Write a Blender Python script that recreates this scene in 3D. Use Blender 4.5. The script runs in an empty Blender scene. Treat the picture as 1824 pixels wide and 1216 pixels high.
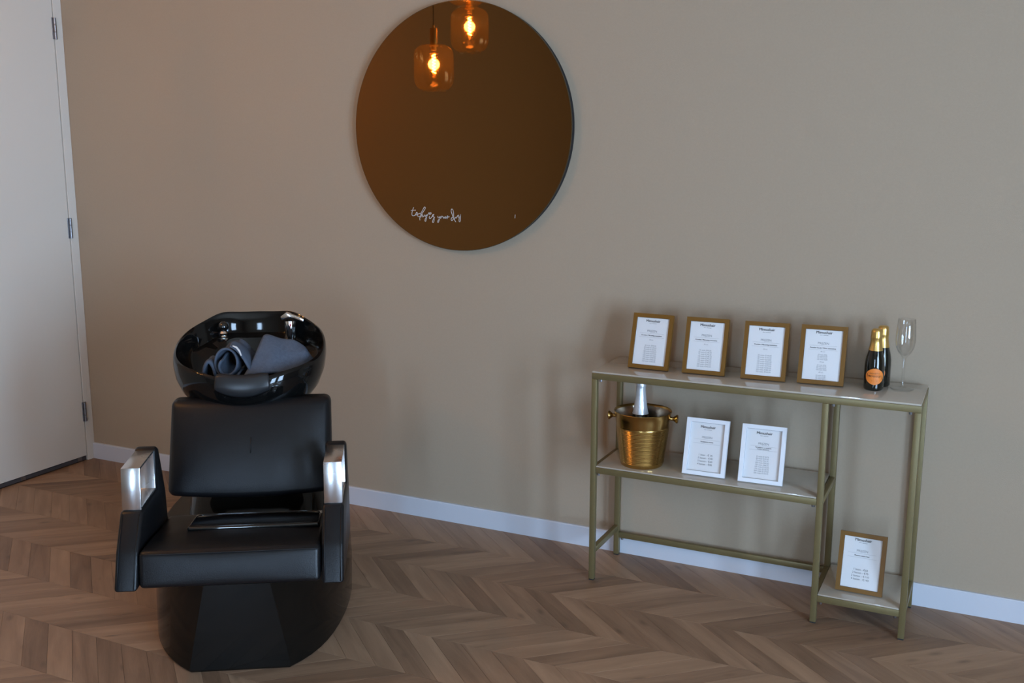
import bpy, bmesh, math, random
from mathutils import Vector, Matrix

random.seed(7)
scene = bpy.context.scene
COL = scene.collection
PI = math.pi

# ------------------------------------------------------------------ camera
FPX = 1833.7
CAM = Vector((0.7095, -3.4263, 1.48))
PITCH, YAW, ROLL = math.radians(10.812), math.radians(25.66), math.radians(0.088)
fwd = Vector((-math.sin(YAW) * math.cos(PITCH), math.cos(YAW) * math.cos(PITCH), -math.sin(PITCH)))
rgt = Vector((math.cos(YAW), math.sin(YAW), 0))
upv = rgt.cross(fwd)
r2 = rgt * math.cos(ROLL) + upv * math.sin(ROLL)
u2 = upv * math.cos(ROLL) - rgt * math.sin(ROLL)
cd = bpy.data.cameras.new('camera')
cam = bpy.data.objects.new('camera', cd)
COL.objects.link(cam)
cd.sensor_width = 36.0
cd.lens = FPX / 1824 * 36
cd.clip_start = 0.05
cam.matrix_world = Matrix(((r2.x, u2.x, -fwd.x, CAM.x), (r2.y, u2.y, -fwd.y, CAM.y), (r2.z, u2.z, -fwd.z, CAM.z), (0, 0, 0, 1)))
scene.camera = cam

def project(P):
    d = Vector(P) - CAM
    z = d.dot(fwd)
    if z < 0.1:
        return None
    return (912 + FPX * d.dot(r2) / z, 608 - FPX * d.dot(u2) / z)

# ------------------------------------------------------------------ light and exposure
scene.view_settings.view_transform = 'Standard'
scene.view_settings.look = 'None'
scene.view_settings.gamma = 1.0
scene.view_settings.use_curve_mapping = False
scene.view_settings.exposure = 0.0
SKY = (0.49, 0.71, 1.0)
SKY_STRENGTH = 36.0
LAMP_W = 5.0
LAMP_COL = (1.0, 0.55, 0.22)
world = bpy.data.worlds.new('overcast_sky')
scene.world = world
world.use_nodes = True
bg = world.node_tree.nodes['Background']
bg.inputs[0].default_value = (*SKY, 1)
bg.inputs[1].default_value = SKY_STRENGTH

# room extents
X0, X1, Y0, Y1, ZC = -3.17, 3.4, -6.6, 0.0, 2.75
WINDOWS = [(-3.35, -2.5), (-4.75, -3.8)]       # y ranges of the two tall windows in the right wall
WZ0, WZ1 = 0.08, 2.15
WIN3 = (0.75, 1.25)                             # x range of the glazed opening behind the camera
for (a, b) in WINDOWS:                          # portals: only guide the sky's own light through the openings
    ld = bpy.data.lights.new('window_portal', 'AREA')
    ld.shape = 'RECTANGLE'
    ld.size, ld.size_y = b - a, WZ1 - WZ0
    ld.cycles.is_portal = True
    lo = bpy.data.objects.new('window_portal', ld)
    COL.objects.link(lo)
    lo.location = (X1 + 0.12, (a + b) / 2, (WZ0 + WZ1) / 2)
    lo.rotation_euler = (PI / 2, 0, PI / 2)

ld = bpy.data.lights.new('window_portal', 'AREA')
ld.shape = 'RECTANGLE'
ld.size, ld.size_y = WIN3[1] - WIN3[0], WZ1 - WZ0
ld.cycles.is_portal = True
lo = bpy.data.objects.new('window_portal', ld)
COL.objects.link(lo)
lo.location = ((WIN3[0] + WIN3[1]) / 2, Y0 - 0.12, (WZ0 + WZ1) / 2)
lo.rotation_euler = (PI / 2, 0, 0)

# ------------------------------------------------------------------ helpers
def obj(name, bm, mat, parent=None, smooth=False, loc=None, rot=None, recalc=True):
    if recalc:
        bmesh.ops.recalc_face_normals(bm, faces=bm.faces[:])
    me = bpy.data.meshes.new(name)
    bm.to_mesh(me)
    bm.free()
    if mat:
        me.materials.append(mat)
    if smooth:
        for f in me.polygons:
            f.use_smooth = True
    o = bpy.data.objects.new(name, me)
    COL.objects.link(o)
    if parent:
        o.parent = parent
    if loc:
        o.location = loc
    if rot:
        o.rotation_euler = rot
    return o

def autosmooth(o, ang=35):
    me = o.data
    for f in me.polygons:
        f.use_smooth = True
    bm = bmesh.new(); bm.from_mesh(me)
    lim = math.radians(ang)
    for e in bm.edges:
        if len(e.link_faces) == 2 and e.calc_face_angle(0) > lim:
            e.smooth = False
    bm.to_mesh(me); bm.free()
    return o

def tag(o, label, cat=None, group=None, kind=None):
    o['label'] = label
    if cat: o['category'] = cat
    if group: o['group'] = group
    if kind: o['kind'] = kind
    return o

def thing(name, label, cat, loc=(0, 0, 0), rz=0, group=None):
    o = bpy.data.objects.new(name, None)
    COL.objects.link(o)
    o.empty_display_size = 0.05
    o.location = loc
    o.rotation_euler = (0, 0, rz)
    return tag(o, label, cat, group)

def box(bm, lo, hi, bevel=0.0, seg=2):
    vs = [bm.verts.new((x, y, z)) for x in (lo[0], hi[0]) for y in (lo[1], hi[1]) for z in (lo[2], hi[2])]
    idx = [(0, 1, 3, 2), (4, 6, 7, 5), (0, 4, 5, 1), (2, 3, 7, 6), (0, 2, 6, 4), (1, 5, 7, 3)]
    fs = [bm.faces.new([vs[i] for i in f]) for f in idx]
    if bevel > 0:
        es = list({e for f in fs for e in f.edges})
        bmesh.ops.bevel(bm, geom=es, offset=bevel, segments=seg, affect='EDGES', profile=0.5)
    return bm

def boxo(name, lo, hi, mat, parent=None, bevel=0.0, seg=2, smooth=True):
    o = obj(name, box(bmesh.new(), lo, hi, bevel, seg), mat, parent)
    if bevel and smooth:
        autosmooth(o)
    return o

def prism(bm, pts, axis, a, b, bevel=0.0, seg=2):
    """polygon pts (2-D) extruded along axis 'x','y','z' from a to b"""
    def mk(p, t):
        return {'x': (t, p[0], p[1]), 'y': (p[0], t, p[1]), 'z': (p[0], p[1], t)}[axis]
    A = [bm.verts.new(mk(p, a)) for p in pts]
    B = [bm.verts.new(mk(p, b)) for p in pts]
    n = len(pts)
    fs = [bm.faces.new(A), bm.faces.new(B[::-1])]
    for i in range(n):
        fs.append(bm.faces.new((A[i], B[i], B[(i + 1) % n], A[(i + 1) % n])))
    bmesh.ops.recalc_face_normals(bm, faces=fs)
    if bevel > 0:
        es = list({e for f in fs for e in f.edges})
        bmesh.ops.bevel(bm, geom=es, offset=bevel, segments=seg, affect='EDGES', profile=0.5)
    return bm

def loft(bm, rings, cap0=True, cap1=True, closed=True):
    R = [[bm.verts.new(p) for p in r] for r in rings]
    n = len(R[0])
    for i in range(len(R) - 1):
        for j in range(n if closed else n - 1):
            k = (j + 1) % n
            bm.faces.new((R[i][j], R[i][k], R[i + 1][k], R[i + 1][j]))
    if cap0: bm.faces.new(R[0][::-1])
    if cap1: bm.faces.new(R[-1])
    return R

def lathe(bm, prof, n=32, c=(0, 0, 0), cap0=False, cap1=False):
    """prof: list of (r, z)"""
    rings = []
    for r, z in prof:
        rings.append([(c[0] + max(r, 1e-4) * math.cos(2 * PI * i / n), c[1] + max(r, 1e-4) * math.sin(2 * PI * i / n), c[2] + z) for i in range(n)])
    return loft(bm, rings, cap0, cap1)

def tube(bm, pts, r, n=8, cap=True):
    pts = [Vector(p) for p in pts]
    rings = []
    up = Vector((0, 0, 1))
    for i, p in enumerate(pts):
        t = (pts[min(i + 1, len(pts) - 1)] - pts[max(i - 1, 0)])
        if t.length < 1e-9: t = Vector((1, 0, 0))
        t.normalize()
        a = t.cross(up)
        if a.length < 0.05: a = t.cross(Vector((1, 0, 0)))
        a.normalize(); b = t.cross(a)
        rr = r[i] if isinstance(r, (list, tuple)) else r
        rings.append([p + a * rr * math.cos(2 * PI * k / n) + b * rr * math.sin(2 * PI * k / n) for k in range(n)])
    loft(bm, rings, cap, cap)
    return bm

def rbox(bm, half, r, n=10, deform=None):
    """rounded box centred at the origin on a grid, so that it can be bulged"""
    hx, hy, hz = half
    cache = {}
    def vert(p):
        key = tuple(round(c, 5) for c in p)
        if key in cache: return cache[key]
        q = Vector((p[0] * hx, p[1] * hy, p[2] * hz))
        c = Vector((max(-hx + r, min(hx - r, q.x)), max(-hy + r, min(hy - r, q.y)), max(-hz + r, min(hz - r, q.z))))
        d = q - c
        if d.length > 1e-9:
            q = c + d.normalized() * r
        if deform: q = Vector(deform(q, p))
        cache[key] = bm.verts.new(q)
        return cache[key]
    def grid(h):                      # denser towards the rounded rims
        k = r / h
        inner = [-(1 - k) + 2 * (1 - k) * i / n for i in range(n + 1)]
        e = [-1, -1 + k * 0.3, -1 + k * 0.62]
        return e + inner + [-x for x in e[::-1]]
    gx, gy, gz = grid(hx), grid(hy), grid(hz)
    for (A, B, f) in ((gx, gy, lambda u, v, s: (u, v, s)), (gx, gz, lambda u, v, s: (u, s, v)), (gy, gz, lambda u, v, s: (s, u, v))):
        for s in (-1, 1):
            for i in range(len(A) - 1):
                for j in range(len(B) - 1):
                    bm.faces.new([vert(f(A[i], B[j], s)), vert(f(A[i + 1], B[j], s)), vert(f(A[i + 1], B[j + 1], s)), vert(f(A[i], B[j + 1], s))])
    return bm

def sstep(a, b, x):
    t = max(0.0, min(1.0, (x - a) / (b - a)))
    return t * t * (3 - 2 * t)

# ------------------------------------------------------------------ materials
def new_mat(name):
    m = bpy.data.materials.new(name)
    m.use_nodes = True
    nt = m.node_tree
    return m, nt, nt.nodes['Principled BSDF']

def mat(name, col, rough=0.5, metal=0.0, coat=0.0, var=0.0, vscale=30.0, bump=0.0, bscale=200.0, spec=0.5, emit=None, estr=0.0, trans=0.0, ior=1.45, stretch=None, rvar=0.0):
    m, nt, b = new_mat(name)
    b.inputs['Base Color'].default_value = (*col, 1)
    b.inputs['Roughness'].default_value = rough
    b.inputs['Metallic'].default_value = metal
    b.inputs['Coat Weight'].default_value = coat
    b.inputs['Coat Roughness'].default_value = 0.05
    b.inputs['Specular IOR Level'].default_value = spec
    b.inputs['Transmission Weight'].default_value = trans
    b.inputs['IOR'].default_value = ior
    if emit:
        b.inputs['Emission Color'].default_value = (*emit, 1)
        b.inputs['Emission Strength'].default_value = estr
    N, Lk = nt.nodes, nt.links
    tc = N.new('ShaderNodeTexCoord')
    src = tc.outputs['Object']
    if stretch:
        mp = N.new('ShaderNodeMapping')
        mp.inputs['Scale'].default_value = stretch
        Lk.new(src, mp.inputs[0]); src = mp.outputs[0]
    if var > 0 or rvar > 0:
        nz = N.new('ShaderNodeTexNoise')
        nz.inputs['Scale'].default_value = vscale
        nz.inputs['Detail'].default_value = 4
        Lk.new(src, nz.inputs['Vector'])
        if var > 0:
            mx = N.new('ShaderNodeMix'); mx.data_type = 'RGBA'
            mx.inputs['A'].default_value = (*[max(0, c * (1 - var)) for c in col], 1)
            mx.inputs['B'].default_value = (*[min(1, c * (1 + var)) for c in col], 1)
            Lk.new(nz.outputs['Fac'], mx.inputs['Factor'])
            Lk.new(mx.outputs['Result'], b.inputs['Base Color'])
        if rvar > 0:
            mr = N.new('ShaderNodeMapRange')
            mr.inputs['To Min'].default_value = max(0, rough - rvar)
            mr.inputs['To Max'].default_value = rough + rvar
            Lk.new(nz.outputs['Fac'], mr.inputs['Value'])
            Lk.new(mr.outputs['Result'], b.inputs['Roughness'])
    if bump > 0:
        n2 = N.new('ShaderNodeTexNoise')
        n2.inputs['Scale'].default_value = bscale
        n2.inputs['Detail'].default_value = 3
        Lk.new(src, n2.inputs['Vector'])
        bp = N.new('ShaderNodeBump')
        bp.inputs['Strength'].default_value = bump
        bp.inputs['Distance'].default_value = 0.002
        Lk.new(n2.outputs['Fac'], bp.inputs['Height'])
        Lk.new(bp.outputs['Normal'], b.inputs['Normal'])
    return m

def thin_glass(name, tint=(1, 1, 1), refl=0.06, rough=0.01, edge=0.6, haze=0.0):
    """thin clear pane: lets light through, mirrors at grazing angles"""
    m, nt, b = new_mat(name)
    N, Lk = nt.nodes, nt.links
    N.remove(b)
    tr = N.new('ShaderNodeBsdfTransparent'); tr.inputs[0].default_value = (*tint, 1)
    gl = N.new('ShaderNodeBsdfGlossy'); gl.inputs['Roughness'].default_value = rough
    lw = N.new('ShaderNodeLayerWeight')
    pw = N.new('ShaderNodeMath'); pw.operation = 'POWER'; pw.inputs[1].default_value = 4.0
    mu = N.new('ShaderNodeMath'); mu.operation = 'MULTIPLY_ADD'; mu.inputs[1].default_value = edge; mu.inputs[2].default_value = refl
    mx = N.new('ShaderNodeMixShader')
    Lk.new(lw.outputs['Facing'], pw.inputs[0]); Lk.new(pw.outputs[0], mu.inputs[0]); Lk.new(mu.outputs[0], mx.inputs[0])
    if haze > 0:
        tl = N.new('ShaderNodeBsdfTranslucent'); tl.inputs[0].default_value = (*tint, 1)
        m2 = N.new('ShaderNodeMixShader'); m2.inputs[0].default_value = haze
        Lk.new(tr.outputs[0], m2.inputs[1]); Lk.new(tl.outputs[0], m2.inputs[2]); tr = m2
    Lk.new(tr.outputs[0], mx.inputs[1]); Lk.new(gl.outputs[0], mx.inputs[2])
    Lk.new(mx.outputs[0], N['Material Output'].inputs[0])
    return m

M_WALL = mat('beige_wall_covering', (0.410, 0.326, 0.238), 0.75, var=0.04, vscale=140, bump=0.25, bscale=420, spec=0.25)
M_CEIL = mat('ceiling_paint', (0.62, 0.53, 0.43), 0.9)  # unseen; cream tint chosen so its bounce warms the upper walls
M_WHITE = mat('white_paint', (0.61, 0.63, 0.69), 0.45, spec=0.4, bump=0.03, bscale=60)
M_DOOR = mat('white_door_laminate', (0.72, 0.675, 0.60), 0.4, spec=0.4, bump=0.04, bscale=300)
M_JAMB = mat('jamb_paint', (0.72, 0.68, 0.61), 0.45, spec=0.4)
M_DARK = mat('dark_gap', (0.02, 0.02, 0.022), 0.6)
M_STEEL = mat('hinge_steel', (0.30, 0.30, 0.32), 0.38, metal=1.0)
M_SEAL = mat('door_seal_aluminium', (0.10, 0.10, 0.11), 0.45, metal=0.5)
M_BRASS = mat('olive_gold_paint', (0.20, 0.158, 0.072), 0.40, metal=0.35, var=0.06, vscale=90)
M_TOP = mat('putty_back_painted_glass', (0.47, 0.415, 0.345), 0.03, spec=0.9, coat=0.2)
M_FRAME = mat('gold_brown_frame', (0.185, 0.085, 0.012), 0.42, metal=0.15, var=0.10, vscale=160, stretch=(1, 1, 6))
M_FRAMEW = mat('white_frame', (0.80, 0.82, 0.86), 0.4, spec=0.4)
M_CARD = mat('white_card', (0.80, 0.80, 0.81), 0.7)
M_INK = mat('grey_ink', (0.06, 0.06, 0.065), 0.7)
M_INK2 = mat('pale_ink', (0.22, 0.23, 0.25), 0.7)
M_BACK = mat('frame_backing', (0.05, 0.04, 0.035), 0.8)
M_PANE = thin_glass('frame_pane', refl=0.03)
M_LEATHER = mat('black_leatherette', (0.006, 0.006, 0.007), 0.33, spec=0.38, bump=0.25, bscale=520, rvar=0.06, vscale=14)
M_PIPE = mat('black_stitching', (0.006, 0.006, 0.007), 0.5)
M_CHROME = mat('worn_chrome', (0.66, 0.66, 0.67), 0.26, metal=1.0, rvar=0.07, vscale=9, var=0.08)
M_CHROME2 = mat('tap_chrome', (0.8, 0.8, 0.8), 0.07, metal=1.0)
M_SHELL = mat('gloss_black_shell', (0.006, 0.005, 0.004), 0.10, spec=0.30, rvar=0.04, vscale=6)
M_BOWL = mat('black_glazed_ceramic', (0.004, 0.004, 0.004), 0.06, spec=0.42)
M_RUBBER = mat('grey_black_gel', (0.018, 0.019, 0.021), 0.30, spec=0.5)
M_TRAY = mat('gloss_black_tray', (0.006, 0.006, 0.006), 0.05, coat=0.8)
M_TOWEL = mat('slate_terry', (0.095, 0.118, 0.160), 0.95, var=0.25, vscale=120, bump=0.8, bscale=420, spec=0.1)
M_TAGW = mat('white_tag', (0.75, 0.72, 0.70), 0.7)
M_GOLDM = mat('brushed_gold_bucket', (0.47, 0.30, 0.10), 0.22, metal=1.0, rvar=0.05, vscale=5)
M_BUCKIN = mat('bucket_inside_steel', (0.42, 0.36, 0.30), 0.25, metal=1.0)
M_BOTTLE = mat('dark_bottle_glass', (0.006, 0.007, 0.005), 0.06, coat=0.5, spec=0.6)
M_FOILG = mat('gold_foil', (0.70, 0.46, 0.15), 0.30, metal=0.9, bump=0.25, bscale=160)
M_FOILS = mat('silver_white_foil', (0.72, 0.75, 0.80), 0.33, metal=0.55, bump=0.5, bscale=130)
M_ORANGE = mat('orange_label', (0.80, 0.23, 0.035), 0.5)
M_GLASS = thin_glass('clear_flute_glass', (0.985, 0.99, 0.99), refl=0.07, edge=0.8)
M_MIRROR = mat('bronze_mirror', (0.23, 0.105, 0.034), 0.02, metal=1.0)
M_MEDGE = mat('mirror_edge', (0.10, 0.065, 0.03), 0.15, metal=0.6)
M_MBACK = mat('mirror_backing', (0.012, 0.012, 0.016), 0.6)
M_LETTER = mat('white_vinyl_lettering', (0.60, 0.58, 0.56), 0.6)
M_BRASSP = mat('satin_brass', (0.75, 0.55, 0.26), 0.42, metal=1.0)
M_CORD = mat('black_cord', (0.01, 0.01, 0.01), 0.7)
M_AMBER = thin_glass('amber_lamp_glass', (0.98, 0.90, 0.74), refl=0.08, edge=0.4, haze=0.026)
M_BULB = thin_glass('bulb_glass', (1.0, 0.88, 0.68), refl=0.05)
M_FILA = mat('glowing_filament', (1, 0.6, 0.25), 0.5, emit=(1.0, 0.58, 0.24), estr=320.0)
M_WPANE = thin_glass('window_pane')

def floor_material():
    m, nt, b = new_mat('oak_chevron_vinyl')
    N, Lk = nt.nodes, nt.links
    uv = N.new('ShaderNodeUVMap')
    at = N.new('ShaderNodeAttribute'); at.attribute_name = 'tone'
    mp = N.new('ShaderNodeMapping'); mp.inputs['Scale'].default_value = (3.0, 26.0, 1)
    Lk.new(uv.outputs[0], mp.inputs[0])
    n1 = N.new('ShaderNodeTexNoise'); n1.inputs['Scale'].default_value = 1.0; n1.inputs['Detail'].default_value = 5; n1.inputs['Distortion'].default_value = 0.6
    Lk.new(mp.outputs[0], n1.inputs['Vector'])
    mp2 = N.new('ShaderNodeMapping'); mp2.inputs['Scale'].default_value = (22.0, 420.0, 1)
    Lk.new(uv.outputs[0], mp2.inputs[0])
    n2 = N.new('ShaderNodeTexNoise'); n2.inputs['Scale'].default_value = 1.0; n2.inputs['Detail'].default_value = 3
    Lk.new(mp2.outputs[0], n2.inputs['Vector'])
    mp3 = N.new('ShaderNodeMapping'); mp3.inputs['Scale'].default_value = (5.0, 12.0, 1)
    Lk.new(uv.outputs[0], mp3.inputs[0])
    vo = N.new('ShaderNodeTexVoronoi'); vo.inputs['Scale'].default_value = 1.0
    Lk.new(mp3.outputs[0], vo.inputs['Vector'])
    kn = N.new('ShaderNodeMapRange'); kn.inputs['From Min'].default_value = 0.03; kn.inputs['From Max'].default_value = 0.16
    kn.inputs['To Min'].default_value = 0.62; kn.inputs['To Max'].default_value = 1.0
    Lk.new(vo.outputs['Distance'], kn.inputs['Value'])
    # factor = tone*.55 + grain*.45
    a1 = N.new('ShaderNodeMath'); a1.operation = 'MULTIPLY'; a1.inputs[1].default_value = 0.37
    Lk.new(at.outputs['Fac'], a1.inputs[0])
    a2 = N.new('ShaderNodeMath'); a2.operation = 'MULTIPLY_ADD'; a2.inputs[1].default_value = 0.75
    Lk.new(n1.outputs['Fac'], a2.inputs[0]); Lk.new(a1.outputs[0], a2.inputs[2])
    a3 = N.new('ShaderNodeMath'); a3.operation = 'MULTIPLY_ADD'; a3.inputs[1].default_value = 0.22
    Lk.new(n2.outputs['Fac'], a3.inputs[0]); Lk.new(a2.outputs[0], a3.inputs[2])
    rp = N.new('ShaderNodeValToRGB')
    e = rp.color_ramp.elements
    e[0].position = 0.30; e[0].color = (0.145, 0.084, 0.049, 1)
    e[1].position = 1.0; e[1].color = (0.44, 0.285, 0.18, 1)
    k = e.new(0.65); k.color = (0.295, 0.182, 0.113, 1)
    Lk.new(a3.outputs[0], rp.inputs[0])
    mx = N.new('ShaderNodeMix'); mx.data_type = 'RGBA'; mx.blend_type = 'MULTIPLY'; mx.inputs['Factor'].default_value = 1.0
    Lk.new(rp.outputs[0], mx.inputs['A']); Lk.new(kn.outputs[0], mx.inputs['B'])
    Lk.new(mx.outputs['Result'], b.inputs['Base Color'])
    rr = N.new('ShaderNodeMapRange'); rr.inputs['To Min'].default_value = 0.36; rr.inputs['To Max'].default_value = 0.56
    Lk.new(n2.outputs['Fac'], rr.inputs['Value']); Lk.new(rr.outputs[0], b.inputs['Roughness'])
    bp = N.new('ShaderNodeBump'); bp.inputs['Strength'].default_value = 0.15; bp.inputs['Distance'].default_value = 0.001
    Lk.new(n2.outputs['Fac'], bp.inputs['Height']); Lk.new(bp.outputs[0], b.inputs['Normal'])
    b.inputs['Specular IOR Level'].default_value = 0.4
    return m
M_FLOOR = floor_material()
M_SUB = mat('floor_joint_dark', (0.035, 0.022, 0.015), 0.8)

# ------------------------------------------------------------------ room shell
def struct(name, bm, m, label, cat=None):
    o = obj(name, bm, m)
    o['kind'] = 'structure'
    o['label'] = label
    return o

WT = 0.15
bm = bmesh.new(); box(bm, (X0 - WT, Y0 - WT, -0.15), (X1 + WT, Y1 + WT, -0.0016))
FLOOR = struct('floor', bm, M_SUB, 'brown oak chevron plank floor of the salon')
bm = bmesh.new(); box(bm, (X0 - WT, Y0 - WT, ZC), (X1 + WT, Y1 + WT, ZC + 0.15))
struct('ceiling', bm, M_CEIL, 'plain cream ceiling above the salon')
bm = bmesh.new(); box(bm, (X0 - WT, 0, -0.0016), (X1 + WT, WT, ZC))
struct('wall_back', bm, M_WALL, 'beige textured wall behind the mirror and console table')
bm = bmesh.new()
box(bm, (X0, Y0 - WT, -0.0016), (WIN3[0], Y0, ZC)); box(bm, (WIN3[1], Y0 - WT, -0.0016), (X1, Y0, ZC))
box(bm, (WIN3[0], Y0 - WT, -0.0016), (WIN3[1], Y0, WZ0)); box(bm, (WIN3[0], Y0 - WT, WZ1), (WIN3[1], Y0, ZC))
struct('wall_front', bm, M_WALL, 'beige wall behind the camera')
# left wall: a door opening right beside the corner
DW0, DW1, DZ = -1.02, 0.0, 2.24
bm = bmesh.new()
box(bm, (X0 - WT, Y0 - WT, -0.0016), (X0, DW0, ZC))
box(bm, (X0 - WT, DW0, DZ), (X0, DW1, ZC))
box(bm, (X0 - WT, DW0, -0.0016), (X0 - 0.09, DW1, DZ))
struct('wall_left', bm, M_WALL, 'beige side wall holding the white door')
# right wall with its two tall windows
bm = bmesh.new()
ys = [Y0] + sorted([v for w in WINDOWS for v in w]) + [Y1]
for i in range(0, len(ys), 2):
    box(bm, (X1, ys[i], -0.0016), (X1 + WT, ys[i + 1], ZC))
for (a, b) in WINDOWS:
    box(bm, (X1, a, -0.0016), (X1 + WT, b, WZ0)); box(bm, (X1, a, WZ1), (X1 + WT, b, ZC))
struct('wall_right', bm, M_WALL, 'beige side wall with two tall windows')
for i, (a, b) in enumerate(WINDOWS + [WIN3]):
    w = bpy.data.objects.new('window_%d' % (i + 1), None); COL.objects.link(w)
    w['kind'] = 'structure'; w['label'] = ['tall white framed window in the right wall', 'second tall white framed window in the right wall', 'tall white framed window behind the camera'][i]
    w.location = (X1 + 0.06, (a + b) / 2, WZ0) if i < 2 else ((a + b) / 2, Y0 - 0.06, WZ0)
    w.rotation_euler = (0, 0, 0 if i < 2 else -PI / 2)
    hw, hh, f = (b - a) / 2, WZ1 - WZ0, 0.05
    bm = bmesh.new()
    box(bm, (-0.03, -hw, 0), (0.03, -hw + f, hh)); box(bm, (-0.03, hw - f, 0), (0.03, hw, hh))
    box(bm, (-0.03, -hw + f, 0), (0.03, hw - f, f)); box(bm, (-0.03, -hw + f, hh - f), (0.03, hw - f, hh))
    obj('window_frame', bm, M_WHITE, w)
    boxo('pane', (-0.004, -hw + f, f), (0.004, hw - f, hh - f), M_WPANE, w)

# skirting
BBH = 0.076
def baseboard(name, p0, p1, n, label):
    """white skirting between p0 and p1 along a wall, n = direction into the room"""
    p0, p1, n = Vector(p0), Vector(p1), Vector(n)
    prof = [(0, 0), (0.012, 0), (0.012, BBH - 0.004), (0.009, BBH), (0, BBH)]
    bm = bmesh.new()
    rings = [[(q + n * a) + Vector((0, 0, b)) for a, b in prof] for q in (p0, p1)]
    loft(bm, rings)
    return struct(name, bm, M_WHITE, label)
baseboard('baseboard_back', (X0 + 0.012, 0, 0), (X1, 0, 0), (0, -1, 0), 'white skirting board along the mirror wall')
baseboard('baseboard_left', (X0, Y0, 0), (X0, DW0 - 0.04, 0), (1, 0, 0), 'white skirting board along the door wall')
baseboard('baseboard_right', (X1, Y0, 0), (X1, Y1 - 0.012, 0), (-1, 0, 0), 'white skirting board along the window wall')

# door: leaf, jambs, hinges, drop seal
DOOR = bpy.data.objects.new('door_1', None); COL.objects.link(DOOR)
DOOR['kind'] = 'structure'; DOOR['label'] = 'plain white flush door with three steel hinges'
DOOR.location = (X0, -0.045, 0)
leaf = boxo('door_leaf', (-0.05, -0.925, 0.024), (0.010, -0.004, 2.20), M_DOOR, DOOR, bevel=0.0015, seg=1)
bm = bmesh.new(); box(bm, (-0.085, 0.0, -0.0005), (0.012, 0.044, 2.235), 0.001, 1)
obj('jamb', bm, M_JAMB, DOOR)
bm = bmesh.new(); box(bm, (-0.085, -0.972, -0.0005), (0.012, -0.929, 2.235), 0.001, 1)
obj('jamb', bm, M_JAMB, DOOR)
bm = bmesh.new(); box(bm, (-0.085, -0.929, 2.204), (0.012, 0.0, 2.235))
obj('head_jamb', bm, M_JAMB, DOOR)
bm = bmesh.new(); box(bm, (-0.085, -0.929, 0.0), (-0.055, 0.0, 2.204))
obj('gap_shade_panel', bm, M_DARK, DOOR)  # dark panel behind the leaf, shade of the door gap put into colour
seal = boxo('drop_seal', (-0.045, -0.92, 0.004), (0.006, -0.008, 0.021), M_SEAL, DOOR)
tag(seal, 'dark seal strip under the door')
for yy in (-0.045, -0.36, -0.62):
    boxo('seal_clip', (0.005, yy - 0.012, 0.006), (0.0085, yy + 0.012, 0.022), M_STEEL, seal)
bm = bmesh.new()
box(bm, (0.0102, -0.895, 0.95), (0.018, -0.855, 1.13), 0.002, 2)
plate = autosmooth(obj('handle_plate', bm, M_STEEL, DOOR))
bm = bmesh.new()
tube(bm, [(0.018, -0.875, 1.06), (0.055, -0.875, 1.06), (0.064, -0.868, 1.06), (0.066, -0.855, 1.06), (0.066, -0.755, 1.06)], 0.009, 12)
autosmooth(obj('door_handle', bm, M_STEEL, plate), 50)
for z0 in (0.192, 1.056, 1.935):
    bm = bmesh.new()
    box(bm, (0.0095, -0.012, z0), (0.0135, 0.012, z0 + 0.092), 0.0006, 1)
    h = obj('hinge', bm, M_STEEL, DOOR)
    bm = bmesh.new()
    for k in range(3):
        lathe(bm, [(0, 0), (0.0065, 0), (0.0065, 0.029), (0, 0.029)], 12, (0.0185, -0.002, z0 + 0.0005 + k * 0.0307))
    autosmooth(obj('knuckle', bm, M_STEEL, h))

# ------------------------------------------------------------------ chevron floor planks
CW, PW, DX = 0.2235, 0.1025, 0.252           # column width, plank pitch along the seam, slant
PH0 = -1.087                                   # a joint on the seam at y = -2*CW
def clip(poly, ax, lim, keep_less):
    out = []
    for i in range(len(poly)):
        a, b = poly[i], poly[(i + 1) % len(poly)]
        ia = (a[ax] <= lim) if keep_less else (a[ax] >= lim)
        ib = (b[ax] <= lim) if keep_less else (b[ax] >= lim)
        if ia: out.append(a)
        if ia != ib:
            t = (lim - a[ax]) / (b[ax] - a[ax])
            out.append((a[0] + t * (b[0] - a[0]), a[1] + t * (b[1] - a[1])))
    return out
planks = []
prng = random.Random(3)
ncol = int(-Y0 / CW) + 2
for c in range(ncol):
    yt, yb = -c * CW, -(c + 1) * CW
    s = 1 if c % 2 == 0 else -1                 # even columns slant to the right going towards the camera
    # seams at even index carry the joint phase PH0, odd seams are shifted by the slant
    xt0 = PH0 + (0 if c % 2 == 0 else DX)
    i0 = int((X0 - 0.6 - xt0) / PW) - 2; i1 = int((X1 + 0.6 - xt0) / PW) + 2
    for i in range(i0, i1):
        g = 0.0004
        xa = xt0 + i * PW + g; xb = xt0 + (i + 1) * PW - g
        poly = [(xa, yt - g), (xa + s * DX, yb + g), (xb + s * DX, yb + g), (xb, yt - g)]
        for ax, lim, less in ((0, X0 + 0.001, False), (0, X1 - 0.001, True), (1, Y0 + 0.001, False), (1, Y1 - 0.001, True)):
            poly = clip(poly, ax, lim, less)
            if len(poly) < 3: break
        if len(poly) < 3: continue
        ar = abs(sum(poly[k][0] * poly[(k + 1) % len(poly)][1] - poly[(k + 1) % len(poly)][0] * poly[k][1] for k in range(len(poly)))) / 2
        if ar < 2e-4: continue
        d = Vector((s * DX, -CW)).normalized()
        planks.append((poly, d, prng.random(), prng.uniform(0, 40), prng.uniform(0, 40)))
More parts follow.
